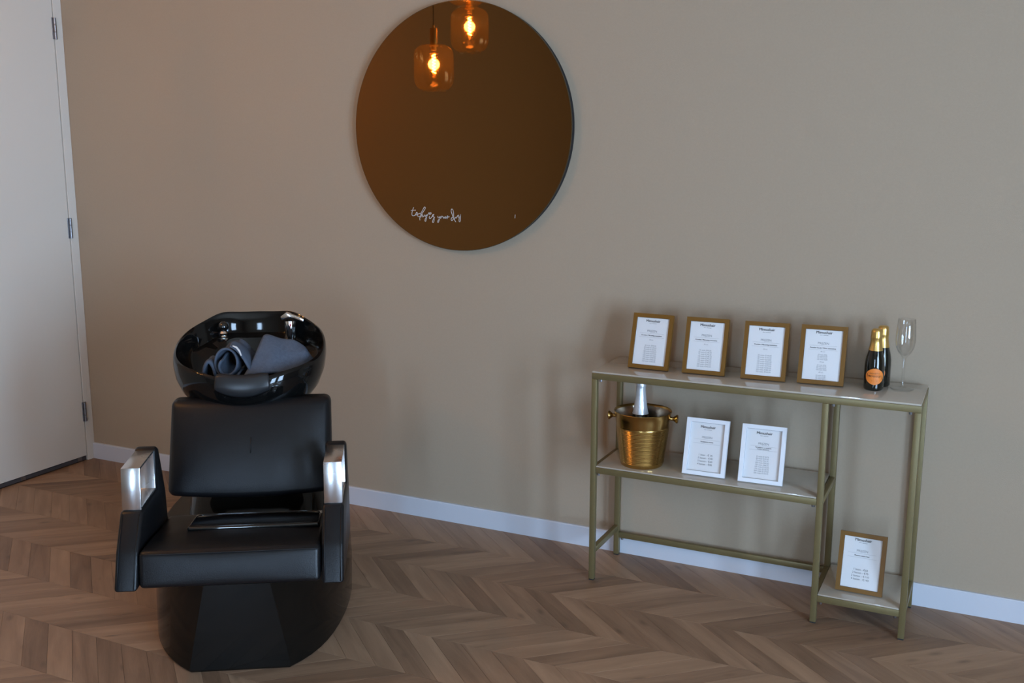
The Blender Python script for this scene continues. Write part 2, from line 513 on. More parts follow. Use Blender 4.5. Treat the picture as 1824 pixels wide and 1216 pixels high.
def screen_area(poly):
    pp = [project((x, y, 0)) for x, y in poly]
    if any(q is None for q in pp): return 0
    for ax, lim, less in ((0, 0, False), (0, 1824, True), (1, 0, False), (1, 1216, True)):
        pp = clip(pp, ax, lim, less)
        if len(pp) < 3: return 0
    return abs(sum(pp[k][0] * pp[(k + 1) % len(pp)][1] - pp[(k + 1) % len(pp)][0] * pp[k][1] for k in range(len(pp)))) / 2
planks.sort(key=lambda q: -screen_area(q[0]))
def plank_mesh(name, items):
    verts, faces, tones, uvs = [], [], [], []
    for poly, d, tone, ou, ov in items:
        n = len(poly); b0 = len(verts)
        cx = sum(q[0] for q in poly) / n; cy = sum(q[1] for q in poly) / n
        ins = [(cx + (x - cx) * 0.985, cy + (y - cy) * 0.985) for x, y in poly]
        verts += [(x, y, -0.0016) for x, y in poly] + [(x, y, -0.0004) for x, y in poly] + [(x, y, 0.0) for x, y in ins]
        area = sum(poly[k][0] * poly[(k + 1) % n][1] - poly[(k + 1) % n][0] * poly[k][1] for k in range(n))
        order = range(n) if area > 0 else range(n - 1, -1, -1)
        order = list(order)
        fl = [[b0 + 2 * n + k for k in order]]
        for j in range(n):
            a, c2 = order[j], order[(j + 1) % n]
            fl.append([b0 + a, b0 + c2, b0 + n + c2, b0 + n + a])
            fl.append([b0 + n + a, b0 + n + c2, b0 + 2 * n + c2, b0 + 2 * n + a])
        for f in fl:
            faces.append(f); tones.append(tone)
            for vi in f:
                x, y, _ = verts[vi]
                uvs.append((x * d.x + y * d.y + ou, -x * d.y + y * d.x + ov))
    me = bpy.data.meshes.new(name)
    me.from_pydata(verts, [], faces)
    at = me.attributes.new('tone', 'FLOAT', 'FACE'); at.data.foreach_set('value', tones)
    ul = me.uv_layers.new(name='UVMap')
    flat = [c for u in uvs for c in u]
    ul.data.foreach_set('uv', flat)
    me.materials.append(M_FLOOR)
    o = bpy.data.objects.new(name, me); COL.objects.link(o); o.parent = FLOOR
    return o
for it in planks[:300]:
    plank_mesh('plank', [it])
rest = plank_mesh('plank_field', planks[300:])
rest['kind'] = 'stuff'
rest['label'] = 'remaining brown oak chevron planks'

# ------------------------------------------------------------------ backwash chair
CH_A = math.radians(32.0)
CH_F = (-1.172 + 0.005 * math.cos(CH_A), -1.313 + 0.005 * math.sin(CH_A), 0)
CHAIR = thing('backwash_chair', 'black leatherette salon wash chair with chrome armrests and black basin', 'chair', CH_F, CH_A)

def base_ring(z, hf, yf, w, ym, yr, n=10):
    right = []
    for i in range(n + 1):                       # front corner to the widest point
        t = i / n
        cxp, cyp = w * 0.97, yf + 0.145
        right.append(((1 - t) ** 2 * hf + 2 * t * (1 - t) * cxp + t * t * w, (1 - t) ** 2 * yf + 2 * t * (1 - t) * cyp + t * t * ym))
    for i in range(1, n + 1):                    # round the rear
        t = i / n * PI / 2
        right.append((w * math.cos(t) ** 0.75 if i < n else 0.0, ym + (yr - ym) * math.sin(t) ** 0.85))
    left = [(-x, y) for x, y in right[::-1] if x > 1e-6]
    ring = [(hf * k, yf) for k in (-0.5, 0.0, 0.5)] + right + left
    return [(x, y, z) for x, y in ring]
bm = bmesh.new()
rings = [base_ring(0.0, 0.138, 0.004, 0.298, 0.50, 0.99), base_ring(0.006, 0.143, 0.0, 0.304, 0.50, 1.0),
         base_ring(0.10, 0.124, 0.003, 0.306, 0.50, 1.0), base_ring(0.20, 0.104, 0.007, 0.302, 0.50, 0.99),
         base_ring(0.288, 0.086, 0.011, 0.292, 0.50, 0.97), base_ring(0.297, 0.078, 0.020, 0.282, 0.50, 0.96)]
rings = [[(x - 0.010 * sstep(0.0, 0.3, y), y, z) for x, y, z in r] for r in rings]
loft(bm, rings)
base = autosmooth(obj('base', bm, M_SHELL, CHAIR), 28)
tag(base, 'glossy black moulded base shell')
# rear pedestal carrying the basin
def rrect(z, hx, y0, y1, n=8, e=3.0):
    pts = []
    cy, hy = (y0 + y1) / 2, (y1 - y0) / 2
    for i in range(4 * n):
        t = 2 * PI * i / (4 * n)
        c, s = math.cos(t), math.sin(t)
        pts.append((hx * math.copysign(abs(c) ** (2 / e), c), cy + hy * math.copysign(abs(s) ** (2 / e), s), z))
    return pts
bm = bmesh.new()
loft(bm, [rrect(0.29, 0.235, 0.36, 0.95), rrect(0.36, 0.225, 0.40, 0.94), rrect(0.43, 0.19, 0.46, 0.90), rrect(0.50, 0.15, 0.52, 0.85), rrect(0.58, 0.13, 0.55, 0.80), rrect(0.65, 0.13, 0.54, 0.78)])
autosmooth(obj('pedestal', bm, M_SHELL, CHAIR), 50)
# seat cushion
def seat_def(q, p):
    y = q.y; z = q.z
    t = (q.z / 0.05 + 1) / 2                      # 0 bottom, 1 top
    fy = -0.094 + 0.022 * t
    k = (q.y + 0.2) / 0.4
    y = fy + (0.310 - fy) * k
    ztop = 0.398 - 0.034 * sstep(0.0, 1.0, k)
    z = 0.299 + (ztop - 0.299) * t
    puff = (1 - p[0] ** 2) * 0.006
    if p[2] > 0.99: z += puff * (1 - p[1] ** 2)
    if p[1] < -0.99: y -= puff * (1 - p[2] ** 2) * 1.2
    return (q.x, y, z)
bm = bmesh.new(); rbox(bm, (0.242, 0.2, 0.05), 0.014, 8, seat_def)
seat = obj('seat', bm, M_LEATHER, CHAIR, smooth=True)
bm = bmesh.new(); tube(bm, [(-0.238 + 0.476 * i / 20, -0.0765, 0.3915) for i in range(21)], 0.0016, 6)
obj('seam', bm, M_PIPE, seat, smooth=True)
# side panels and chrome armrests
for s in (-1, 1):
    prof = [(-0.100, 0.296), (-0.056, 0.393), (0.016, 0.484), (0.200, 0.484), (0.203, 0.604), (0.225, 0.610), (0.245, 0.598), (0.300, 0.45), (0.315, 0.296)]
    bm = bmesh.new()
    xa, xb = (0.2445, 0.306)
    prism(bm, prof, 'x', s * xa, s * xb, 0.009, 3)
    pnl = autosmooth(obj('side_panel', bm, M_LEATHER, CHAIR), 40)
    bm = bmesh.new()
    for xo in (0.253, 0.2975):
        tube(bm, [(s * xo, -0.1005, 0.303), (s * xo, -0.057, 0.394), (s * xo, 0.010, 0.477)], 0.0014, 6)
    obj('seam', bm, M_PIPE, pnl, smooth=True)
    bm = bmesh.new()
    tk = 0.006                                    # flat bar bent into a closed loop
    outer = [(0.022, 0.4845), (0.034, 0.602), (0.202, 0.603), (0.199, 0.4845)]
    inner = [(0.022 + tk, 0.4845 + tk), (0.034 + tk, 0.602 - tk), (0.202 - tk, 0.603 - tk), (0.199 - tk, 0.4845 + tk)]
    V = {}
    for nm, pl in (('o', outer), ('i', inner)):
        for sd in (0.250, 0.301):
            V[nm, sd] = [bm.verts.new((s * sd, a, b)) for a, b in pl]
    for k in range(4):
        n_ = (k + 1) % 4
        for nm in 'oi':
            bm.faces.new((V[nm, 0.250][k], V[nm, 0.250][n_], V[nm, 0.301][n_], V[nm, 0.301][k]))
        for sd in (0.250, 0.301):
            bm.faces.new((V['o', sd][k], V['o', sd][n_], V['i', sd][n_], V['i', sd][k]))
    bmesh.ops.recalc_face_normals(bm, faces=bm.faces[:])
    bmesh.ops.bevel(bm, geom=bm.edges[:], offset=0.0009, segments=2, affect='EDGES', profile=0.5)
    arm = autosmooth(obj('armrest', bm, M_CHROME, CHAIR), 30)
    arm['label'] = 'chrome flat bar armrest loop'
# backrest
def back_def(q, p):
    t = (q.z / 0.146 + 1) / 2
    y = 0.362 + q.y + 0.112 * t
    z = 0.412 + 0.278 * t
    if p[1] < 0: y -= 0.020 * (1 - p[0] ** 4) * (1 - p[2] ** 2) - 0.012 * p[0] ** 2
    z -= 0.010 * (1 - p[0] ** 2) * (1 - t)
    x = q.x * (1.0 - 0.02 * t)
    return (x, y, z)
bm = bmesh.new(); rbox(bm, (0.252, 0.04, 0.146), 0.022, 10, back_def)
back = obj('backrest', bm, M_LEATHER, CHAIR, smooth=True)
bm = bmesh.new()
tube(bm, [(-0.243 + 0.486 * i / 24, 0.349 - 0.001 * (1 - ((i - 12) / 12) ** 2) + 0.004 * ((i - 12) / 12) ** 2, 0.426 - 0.010 * (1 - ((i - 12) / 12) ** 2)) for i in range(25)], 0.0017, 6)
obj('seam', bm, M_PIPE, back, smooth=True)
bm = bmesh.new(); tube(bm, [(0.005, 0.3715, 0.585), (0.0055, 0.3625, 0.565), (0.004, 0.3535, 0.54)], 0.0013, 6)
obj('crease', bm, M_PIPE, back, smooth=True)
bm = bmesh.new(); box(bm, (-0.05, 0.43, 0.45), (0.05, 0.56, 0.50), 0.006, 2)
autosmooth(obj('back_bracket', bm, M_SHELL, CHAIR))

# basin ---------------------------------------------------------------
BX, BYC, BA, BB = -0.021, 0.640, 0.242, 0.222
def rimxy(th, k=1.0):
    c, s = math.cos(th), math.sin(th)
    e = 2 / 2.25
    x = BX + BA * math.copysign(abs(c) ** e, c); y = BB * math.copysign(abs(s) ** e, s)
    return BX + (x - BX) * k, BYC + y * k
def rimz(th):
    x, y = rimxy(th)
    z = 0.772 + 0.130 * (y - (BYC - BB)) / (2 * BB) - 0.010 * math.cos(th) ** 2
    d = math.degrees(th) + 90
    while d > 180: d -= 360
    z -= 0.022 * math.exp(-(d / 20) ** 2)
    # soft dip in the middle of the raised rear edge, two shoulders beside it
    z += 0.010 * math.exp(-((abs(x - BX) - 0.125) / 0.05) ** 2) * sstep(0.5, 0.9, math.sin(th))
    return z
FRONT = [(1.0, 0, 0), (0.975, -0.003, 0), (0.955, 0.004, 0), (0.945, 0.03, 0), (0.91, 0.06, 0.1), (0.85, 0.08, 0.3), (0.74, 0.09, 0.6), (0.55, 0.1, 0.85), (0.3, 0.1, 1), (0.04, 0.1, 1)]
REAR = [(1.0, 0, 0), (0.975, -0.003, 0), (0.958, 0.004, 0), (0.945, 0.05, 0), (0.925, 0.070, 0), (0.66, 0.078, 0), (0.62, 0.09, 0.12), (0.52, 0.1, 0.6), (0.3, 0.1, 1), (0.04, 0.1, 1)]
OUT = [(1.0, 0, 0), (1.012, 0.010, 0), (1.018, 0.03, 0), (1.0, 0.06, 0.05), (0.93, 0.085, 0.25), (0.80, 0.1, 0.62), (0.64, 0.1, 0.92), (0.45, 0.1, 1.0)]
NT = 96
ths = [2 * PI * i / NT for i in range(NT)]
def bowl_pt(th, sc, dz, wab, zb):
    x, y = rimxy(th, sc)
    z = (rimz(th) - dz) * (1 - wab) + zb * wab
    return (x, y, z)
bm = bmesh.new()
ringlist = []
for r in OUT[::-1]:
    ringlist.append([bowl_pt(t, r[0], r[1], r[2], 0.628) for t in ths])
for a, b in zip(FRONT[1:], REAR[1:]):
    ring = []
    for t in ths:
        w = sstep(0.12, 0.55, math.sin(t))
        q = [a[k] * (1 - w) + b[k] * w for k in range(3)]
        ring.append(bowl_pt(t, q[0], q[1], q[2], 0.668))
    ringlist.append(ring)
loft(bm, ringlist)
bowl = obj('basin', bm, M_BOWL, CHAIR)
bowl['label'] = 'glossy black ceramic hair washing basin'
autosmooth(bowl, 60)
# gel neck rest hanging over the front lip
bm = bmesh.new()
rings = []
NN = 22
for i in range(NN + 1):
    u = -1 + 2 * i / NN
    th = math.radians(-90 + 17 * u)
    thick = 0.013 * (1 - abs(u) ** 6) + 0.003
    rz_ = rimz(th) + 0.004 * (1 - u * u)
    path_o = [(0.94, -0.030), (0.955, 0.006 + thick * 0.5), (0.985, 0.010 + thick * 0.6), (1.02, 0.004 + thick * 0.2), (1.055, -0.020), (1.056, -0.032 - 0.010 * (1 - u * u)), (1.02, -0.042 - 0.012 * (1 - u * u))]
    path_i = [(1.00, -0.038), (1.012, -0.020), (0.99, -0.001), (0.965, -0.002), (0.935, -0.022)]
    ring = []
    for sc, dz in path_o + path_i:
        x, y = rimxy(th, sc)
        ring.append((x, y, rz_ + dz))
    rings.append(ring)
loft(bm, rings)
nr = obj('neck_rest', bm, M_RUBBER, bowl, smooth=True)
nr['label'] = 'dark grey gel neck rest'
# tap and spray head on the rear ledge
def deck_z(x, y):
    return 0.772 + 0.130 * (y - (BYC - BB)) / (2 * BB) - 0.074
tx, ty = 0.094, 0.790
tz = deck_z(tx, ty) - 0.004
bm = bmesh.new()
lathe(bm, [(0.024, 0.0), (0.024, 0.010), (0.019, 0.013)], 28, (tx, ty, tz), True, True)
tap = autosmooth(obj('mixer_tap', bm, M_CHROME2, bowl))
bm = bmesh.new()
lathe(bm, [(0.0175, 0.013), (0.0185, 0.045), (0.020, 0.068), (0.0185, 0.078), (0.010, 0.082)], 28, (tx, ty, tz), True, True)
tb = autosmooth(obj('tap_body', bm, M_CHROME2, bowl))
bm = bmesh.new()
prof = [(-0.026, 0.080), (-0.030, 0.094), (-0.010, 0.108), (0.048, 0.084), (0.046, 0.072), (0.010, 0.088)]
prism(bm, [(tx + a, tz + b) for a, b in prof], 'y', ty - 0.014, ty + 0.014, 0.002, 2)
autosmooth(obj('tap_lever', bm, M_CHROME2, bowl))
bm = bmesh.new(); lathe(bm, [(0, -0.001), (0.0035, -0.001), (0.0035, 0.0015), (0, 0.0015)], 10)
bmesh.ops.rotate(bm, verts=bm.verts[:], matrix=Matrix.Rotation(PI / 2, 3, 'X'))
bmesh.ops.translate(bm, verts=bm.verts[:], vec=(tx + 0.004, ty - 0.0205, tz + 0.066))
obj('temperature_dot', bm, mat('red_dot', (0.5, 0.03, 0.06), 0.4), bowl)
sx, sy = -0.132, 0.792
sz = deck_z(sx, sy) + 0.001
bm = bmesh.new()
lathe(bm, [(0.017, -0.004), (0.017, 0.004), (0.012, 0.006)], 24, (sx, sy, sz), True, True)
lathe(bm, [(0.0125, 0.006), (0.022, 0.010), (0.023, 0.015), (0.013, 0.020)], 28, (sx, sy, sz), True, True)
lathe(bm, [(0.010, 0.020), (0.015, 0.026), (0.016, 0.033), (0.011, 0.040)], 24, (sx, sy, sz), True, True)
sh = autosmooth(obj('spray_holder', bm, M_CHROME2, bowl), 40)
bm = bmesh.new()
lathe(bm, [(0.009, 0.039), (0.017, 0.048), (0.0185, 0.056), (0.015, 0.066), (0.006, 0.073)], 24, (sx, sy, sz), True, True)
autosmooth(obj('spray_head', bm, M_TRAY, bowl), 50)
bm = bmesh.new(); lathe(bm, [(0.028, 0.0), (0.028, 0.004), (0.020, 0.005), (0.012, 0.003)], 24, (BX, 0.60, 0.668), True, True)
autosmooth(obj('drain', bm, M_CHROME2, bowl))

def chair_world(x, y, z):
    c, s = math.cos(CH_A), math.sin(CH_A)
    return (CH_F[0] + x * c - y * s, CH_F[1] + x * s + y * c, z)

# towels lying in the basin -------------------------------------------
def cloth(name, fn, nu, nv, thick, m, parent=None):
    """closed slab around the sheet fn(u,v), u and v in 0..1"""
    P = [[Vector(fn(i / nu, j / nv)) for j in range(nv + 1)] for i in range(nu + 1)]
    bm = bmesh.new()
    A, B = [], []
    for i in range(nu + 1):
        ra, rb = [], []
        for j in range(nv + 1):
            du = P[min(i + 1, nu)][j] - P[max(i - 1, 0)][j]
            dv = P[i][min(j + 1, nv)] - P[i][max(j - 1, 0)]
            n = du.cross(dv)
            n = n.normalized() if n.length > 1e-10 else Vector((0, 0, 1))
            ra.append(bm.verts.new(P[i][j] + n * thick / 2)); rb.append(bm.verts.new(P[i][j] - n * thick / 2))
        A.append(ra); B.append(rb)
    for i in range(nu):
        for j in range(nv):
            bm.faces.new((A[i][j], A[i + 1][j], A[i + 1][j + 1], A[i][j + 1]))
            bm.faces.new((B[i][j], B[i][j + 1], B[i + 1][j + 1], B[i + 1][j]))
    for i in range(nu):
        bm.faces.new((A[i][0], B[i][0], B[i + 1][0], A[i + 1][0]))
        bm.faces.new((A[i][nv], A[i + 1][nv], B[i + 1][nv], B[i][nv]))
    for j in range(nv):
        bm.faces.new((A[0][j], A[0][j + 1], B[0][j + 1], B[0][j]))
        bm.faces.new((A[nu][j], B[nu][j], B[nu][j + 1], A[nu][j + 1]))
    o = obj(name, bm, m, parent, smooth=True)
    sub = o.modifiers.new('soft', 'SUBSURF'); sub.levels = 1; sub.render_levels = 1
    return o
trng = random.Random(11)
TW = thing('towel', 'slate blue towel rolled into a loop with white tag, left in the basin', 'towel', chair_world(-0.073, 0.61, 0.703), CH_A, 'towels in the wash basin')
def roll(u, v):
    # a loose spiral seen from its open end
    ang = math.radians(-150 + 560 * u)
    r = 0.046 - 0.024 * u
    x = -0.004 - r * math.cos(ang) + 0.016 * (v - 0.5)
    z = 0.080 + r * 1.22 * math.sin(ang) + 0.006 * math.sin(7 * v + 4 * u)
    y = -0.070 + 0.14 * v + 0.012 * math.sin(5 * u)
    return (x, y, z)
cloth('rolled_cloth', roll, 40, 10, 0.009, M_TOWEL, TW)
def flap(u, v):
    # outer end of the towel falling over the right of the loop
    x = 0.000 + 0.066 * u + 0.012 * v
    z = 0.140 - 0.012 * u - 0.075 * u * u + 0.008 * math.sin(6 * v)
    y = -0.082 + 0.15 * v - 0.012 * u
    return (x, y, z)
cloth('loose_end', flap, 12, 10, 0.009, M_TOWEL, TW)
def lump(u, v):
    x = -0.072 + 0.040 * (u - 0.5)
    z = 0.034 + 0.050 * math.sin(PI * u) ** 0.6 + 0.004 * math.sin(7 * v)
    y = -0.06 + 0.10 * v
    return (x, y, z)
cloth('tucked_corner', lump, 12, 8, 0.012, M_TOWEL, TW)
bm = bmesh.new()
tube(bm, [(0.012, -0.087, 0.144), (0.024, -0.0885, 0.139), (0.033, -0.090, 0.127), (0.038, -0.0905, 0.112)], [0.002, 0.0032, 0.0032, 0.002], 6)
tg = obj('care_tag', bm, M_TAGW, TW); tg['label'] = 'small white tag'
TW2 = thing('towel', 'slate blue towel folded to a peak, right in the basin', 'towel', chair_world(0.063, 0.61, 0.703), CH_A, 'towels in the wash basin')
CTRL = [  # rows front to back, each left to right: (x, y, z)
    [(-0.096, -0.100, 0.030), (-0.080, -0.100, 0.048), (-0.030, -0.104, 0.058), (0.030, -0.098, 0.050), (0.075, -0.080, 0.040), (0.090, -0.070, 0.020)],
    [(-0.088, -0.075, 0.040), (-0.066, -0.070, 0.082), (-0.015, -0.070, 0.084), (0.040, -0.062, 0.066), (0.088, -0.050, 0.066), (0.112, -0.040, 0.046)],
    [(-0.076, -0.030, 0.050), (-0.050, -0.025, 0.124), (0.000, -0.020, 0.120), (0.050, -0.020, 0.106), (0.094, -0.012, 0.104), (0.122, -0.005, 0.078)],
    [(-0.058, 0.020, 0.060), (-0.036, 0.030, 0.158), (0.010, 0.030, 0.146), (0.052, 0.028, 0.138), (0.090, 0.030, 0.112), (0.116, 0.030, 0.070)],
    [(-0.052, 0.055, 0.040), (-0.026, 0.060, 0.092), (0.012, 0.062, 0.095), (0.050, 0.062, 0.085), (0.085, 0.060, 0.065), (0.105, 0.055, 0.045)]]
def drape(u, v):
    # folded cloth with a sharp peak at the left and a long ridge falling to the right
    a, b = u * 5, v * 4
    i, j = min(4, int(a)), min(3, int(b))
    fu, fv = a - i, b - j
    p = [Vector(CTRL[j + dj][i + di]) for dj in (0, 1) for di in (0, 1)]
    q = (p[0] * (1 - fu) + p[1] * fu) * (1 - fv) + (p[2] * (1 - fu) + p[3] * fu) * fv
    q.z += 0.003 * math.sin(13 * u + 7 * v)
    return tuple(q)
cloth('folded_cloth', drape, 25, 16, 0.012, M_TOWEL, TW2)
def under(u, v):
    x = -0.05 + 0.125 * u
    z = 0.000 + 0.035 * math.sin(PI * min(1, u * 1.05)) ** 0.7 + 0.006 * math.sin(8 * u + 3 * v)
    y = -0.09 + 0.13 * v + 0.01 * math.sin(5 * u)
    return (x, y, z)
cloth('lower_fold', under, 20, 12, 0.012, M_TOWEL, TW2)

# glossy tray on the seat
TRAY = thing('tray', 'flat glossy black tray lying on the rear of the wash chair seat', 'tray', chair_world(0.040, 0.175, 0.3850), CH_A)
def slab(q, p): return (q.x, q.y, q.z - 0.085 * q.y)
bm = bmesh.new(); rbox(bm, (0.188, 0.072, 0.007), 0.0065, 4, slab)
obj('tray_body', bm, M_TRAY, TRAY, smooth=True)
def lipf(q, p): return (q.x, q.y, q.z + 0.009 - 0.085 * q.y)
bm = bmesh.new()
pts = []
for i in range(48):
    t = 2 * PI * i / 48
    c, s = math.cos(t), math.sin(t)
    x, y = 0.182 * math.copysign(abs(c) ** 0.25, c), 0.066 * math.copysign(abs(s) ** 0.25, s)
    pts.append((x, y, 0.0075 - 0.085 * y))
tube(bm, pts + [pts[0]], 0.0010, 6, False)
obj('rim', bm, M_TRAY, TRAY, smooth=True)

# ------------------------------------------------------------------ console table
TX, TL, TD, TG, TH = -0.5024, 1.0287, 0.268, 0.022, 0.740
yf, yb = -(TG + TD), -TG
TABLE = thing('console_table', 'slim gold metal console table with putty glass shelves', 'table', (TX, yf, 0), 0)
LG = 0.019                     # square tube of the legs
def tb(name, lo, hi, m=M_BRASS, bev=0.0016):
    return boxo(name, lo, hi, m, TABLE, bevel=bev, seg=2)
TM = 0.7575
legs = {}
for (lx, nm) in ((0.0, 'l'), (TM - LG / 2, 'm'), (TL - LG, 'r')):
    for (ly, dn) in ((0.0, 'f'), (TD - LG, 'b')):
        lg = tb('leg', (lx, ly, 0.004), (lx + LG, ly + LG, 0.713))
        legs[nm + dn] = (lg, lx, ly)
        bm = bmesh.new(); box(bm, (lx + 0.001, ly + 0.001, 0), (lx + LG - 0.001, ly + LG - 0.001, 0.0045))
        obj('foot_cap', bm, M_DARK, lg)
R = LG
def frame_rails(x0, x1, z, sides='fblr'):
    h = 0.021
    if 'f' in sides: tb('rail', (x0, 0.0005, z - h), (x1, 0.0175, z))
    if 'b' in sides: tb('rail', (x0, TD - 0.0175, z - h), (x1, TD - 0.0005, z))
    if 'l' in sides: tb('rail', (x0, 0.0175, z - h), (x0 + 0.0165, TD - 0.0175, z))
    if 'r' in sides: tb('rail', (x1 - 0.0165, 0.0175, z - h), (x1, TD - 0.0175, z))
# top frame caps the legs
frame_rails(0.0, TL, 0.734)
g = tb('glass_top', (0.0015, 0.0015, 0.7342), (TL - 0.0015, TD - 0.0015, 0.7402), M_TOP, 0.001)
g['label'] = 'putty coloured glass top'
ZM, ZB = 0.408, 0.094
frame_rails(LG, TM - LG / 2, ZM)
tb('glass_shelf', (LG + 0.001, 0.003, ZM + 0.0002), (TM - LG / 2 - 0.001, TD - 0.003, ZM + 0.0052), M_TOP, 0.001)['label'] = 'putty glass middle shelf'
frame_rails(TM + LG / 2, TL - LG, ZB)
tb('glass_shelf', (TM + LG / 2 + 0.001, 0.003, ZB + 0.0002), (TL - LG - 0.001, TD - 0.003, ZB + 0.0052), M_TOP, 0.001)['label'] = 'putty glass bottom shelf'
# low stretchers of the open side, side rails between the legs
tb('stretcher', (LG, TD - 0.0175, 0.068), (TM - LG / 2, TD - 0.0015, 0.089))
tb('stretcher', (0.001, LG, 0.096), (0.0175, TD - LG, 0.117))
tb('stretcher', (0.001, LG, ZM - 0.021), (0.0175, TD - LG, ZM))
tb('stretcher', (TM - 0.0085, LG, ZM - 0.021), (TM + 0.0085, TD - LG, ZM))
tb('stretcher', (TM - 0.0085, LG, ZB - 0.021), (TM + 0.0085, TD - LG, ZB))
tb('stretcher', (TL - 0.0175, LG, ZB - 0.021), (TL - 0.001, TD - LG, ZB))
for (x, y, z) in ((0.030, 0.009, 0.711), (TM + 0.022, 0.009, 0.711), (TL - 0.030, 0.009, 0.711), (0.028, 0.009, ZM - 0.023), (TM - 0.020, 0.009, ZM - 0.023), (TM + 0.02, 0.009, ZB - 0.023), (TL - 0.03, 0.009, ZB - 0.023), (0.03, TD - 0.009, 0.066)):
    bm = bmesh.new(); lathe(bm, [(0.002, -0.006), (0.0045, -0.006), (0.005, -0.002), (0.005, 0.003)], 10, (x, y, z), True, True)
    autosmooth(obj('screw', bm, M_STEEL, TABLE))

# ------------------------------------------------------------------ lettering
_tc = {}
def text_geo(s, size, align='CENTER'):
    key = (s, align)
    if key not in _tc:
        cu = bpy.data.curves.new('t', 'FONT'); cu.body = s; cu.size = 1.0; cu.align_x = align
        cu.resolution_u = 2
        o = bpy.data.objects.new('t', cu); COL.objects.link(o)
        dg = bpy.context.evaluated_depsgraph_get()
        me = bpy.data.meshes.new_from_object(o.evaluated_get(dg))
        _tc[key] = ([tuple(v.co) for v in me.vertices], [tuple(q.vertices) for q in me.polygons])
        bpy.data.objects.remove(o); bpy.data.curves.remove(cu); bpy.data.meshes.remove(me)
    V, F = _tc[key]
    return [(x * size, y * size) for x, y, z in V], F
def add_text(bm, s, size, x, z, fn, align='CENTER', bold=0.0):
    V, F = text_geo(s, size, align)
    for dx in ([0.0] if not bold else [-bold, 0.0, bold]):
        vs = [bm.verts.new(fn(x + a + dx, z + b)) for a, b in V]
        for f in F:
            try: bm.faces.new([vs[i] for i in f])
            except ValueError: pass
def add_bar(bm, x0, x1, z, h, fn):
    vs = [bm.verts.new(fn(a, b)) for a, b in ((x0, z), (x1, z), (x1, z + h), (x0, z + h))]
    bm.faces.new(vs)

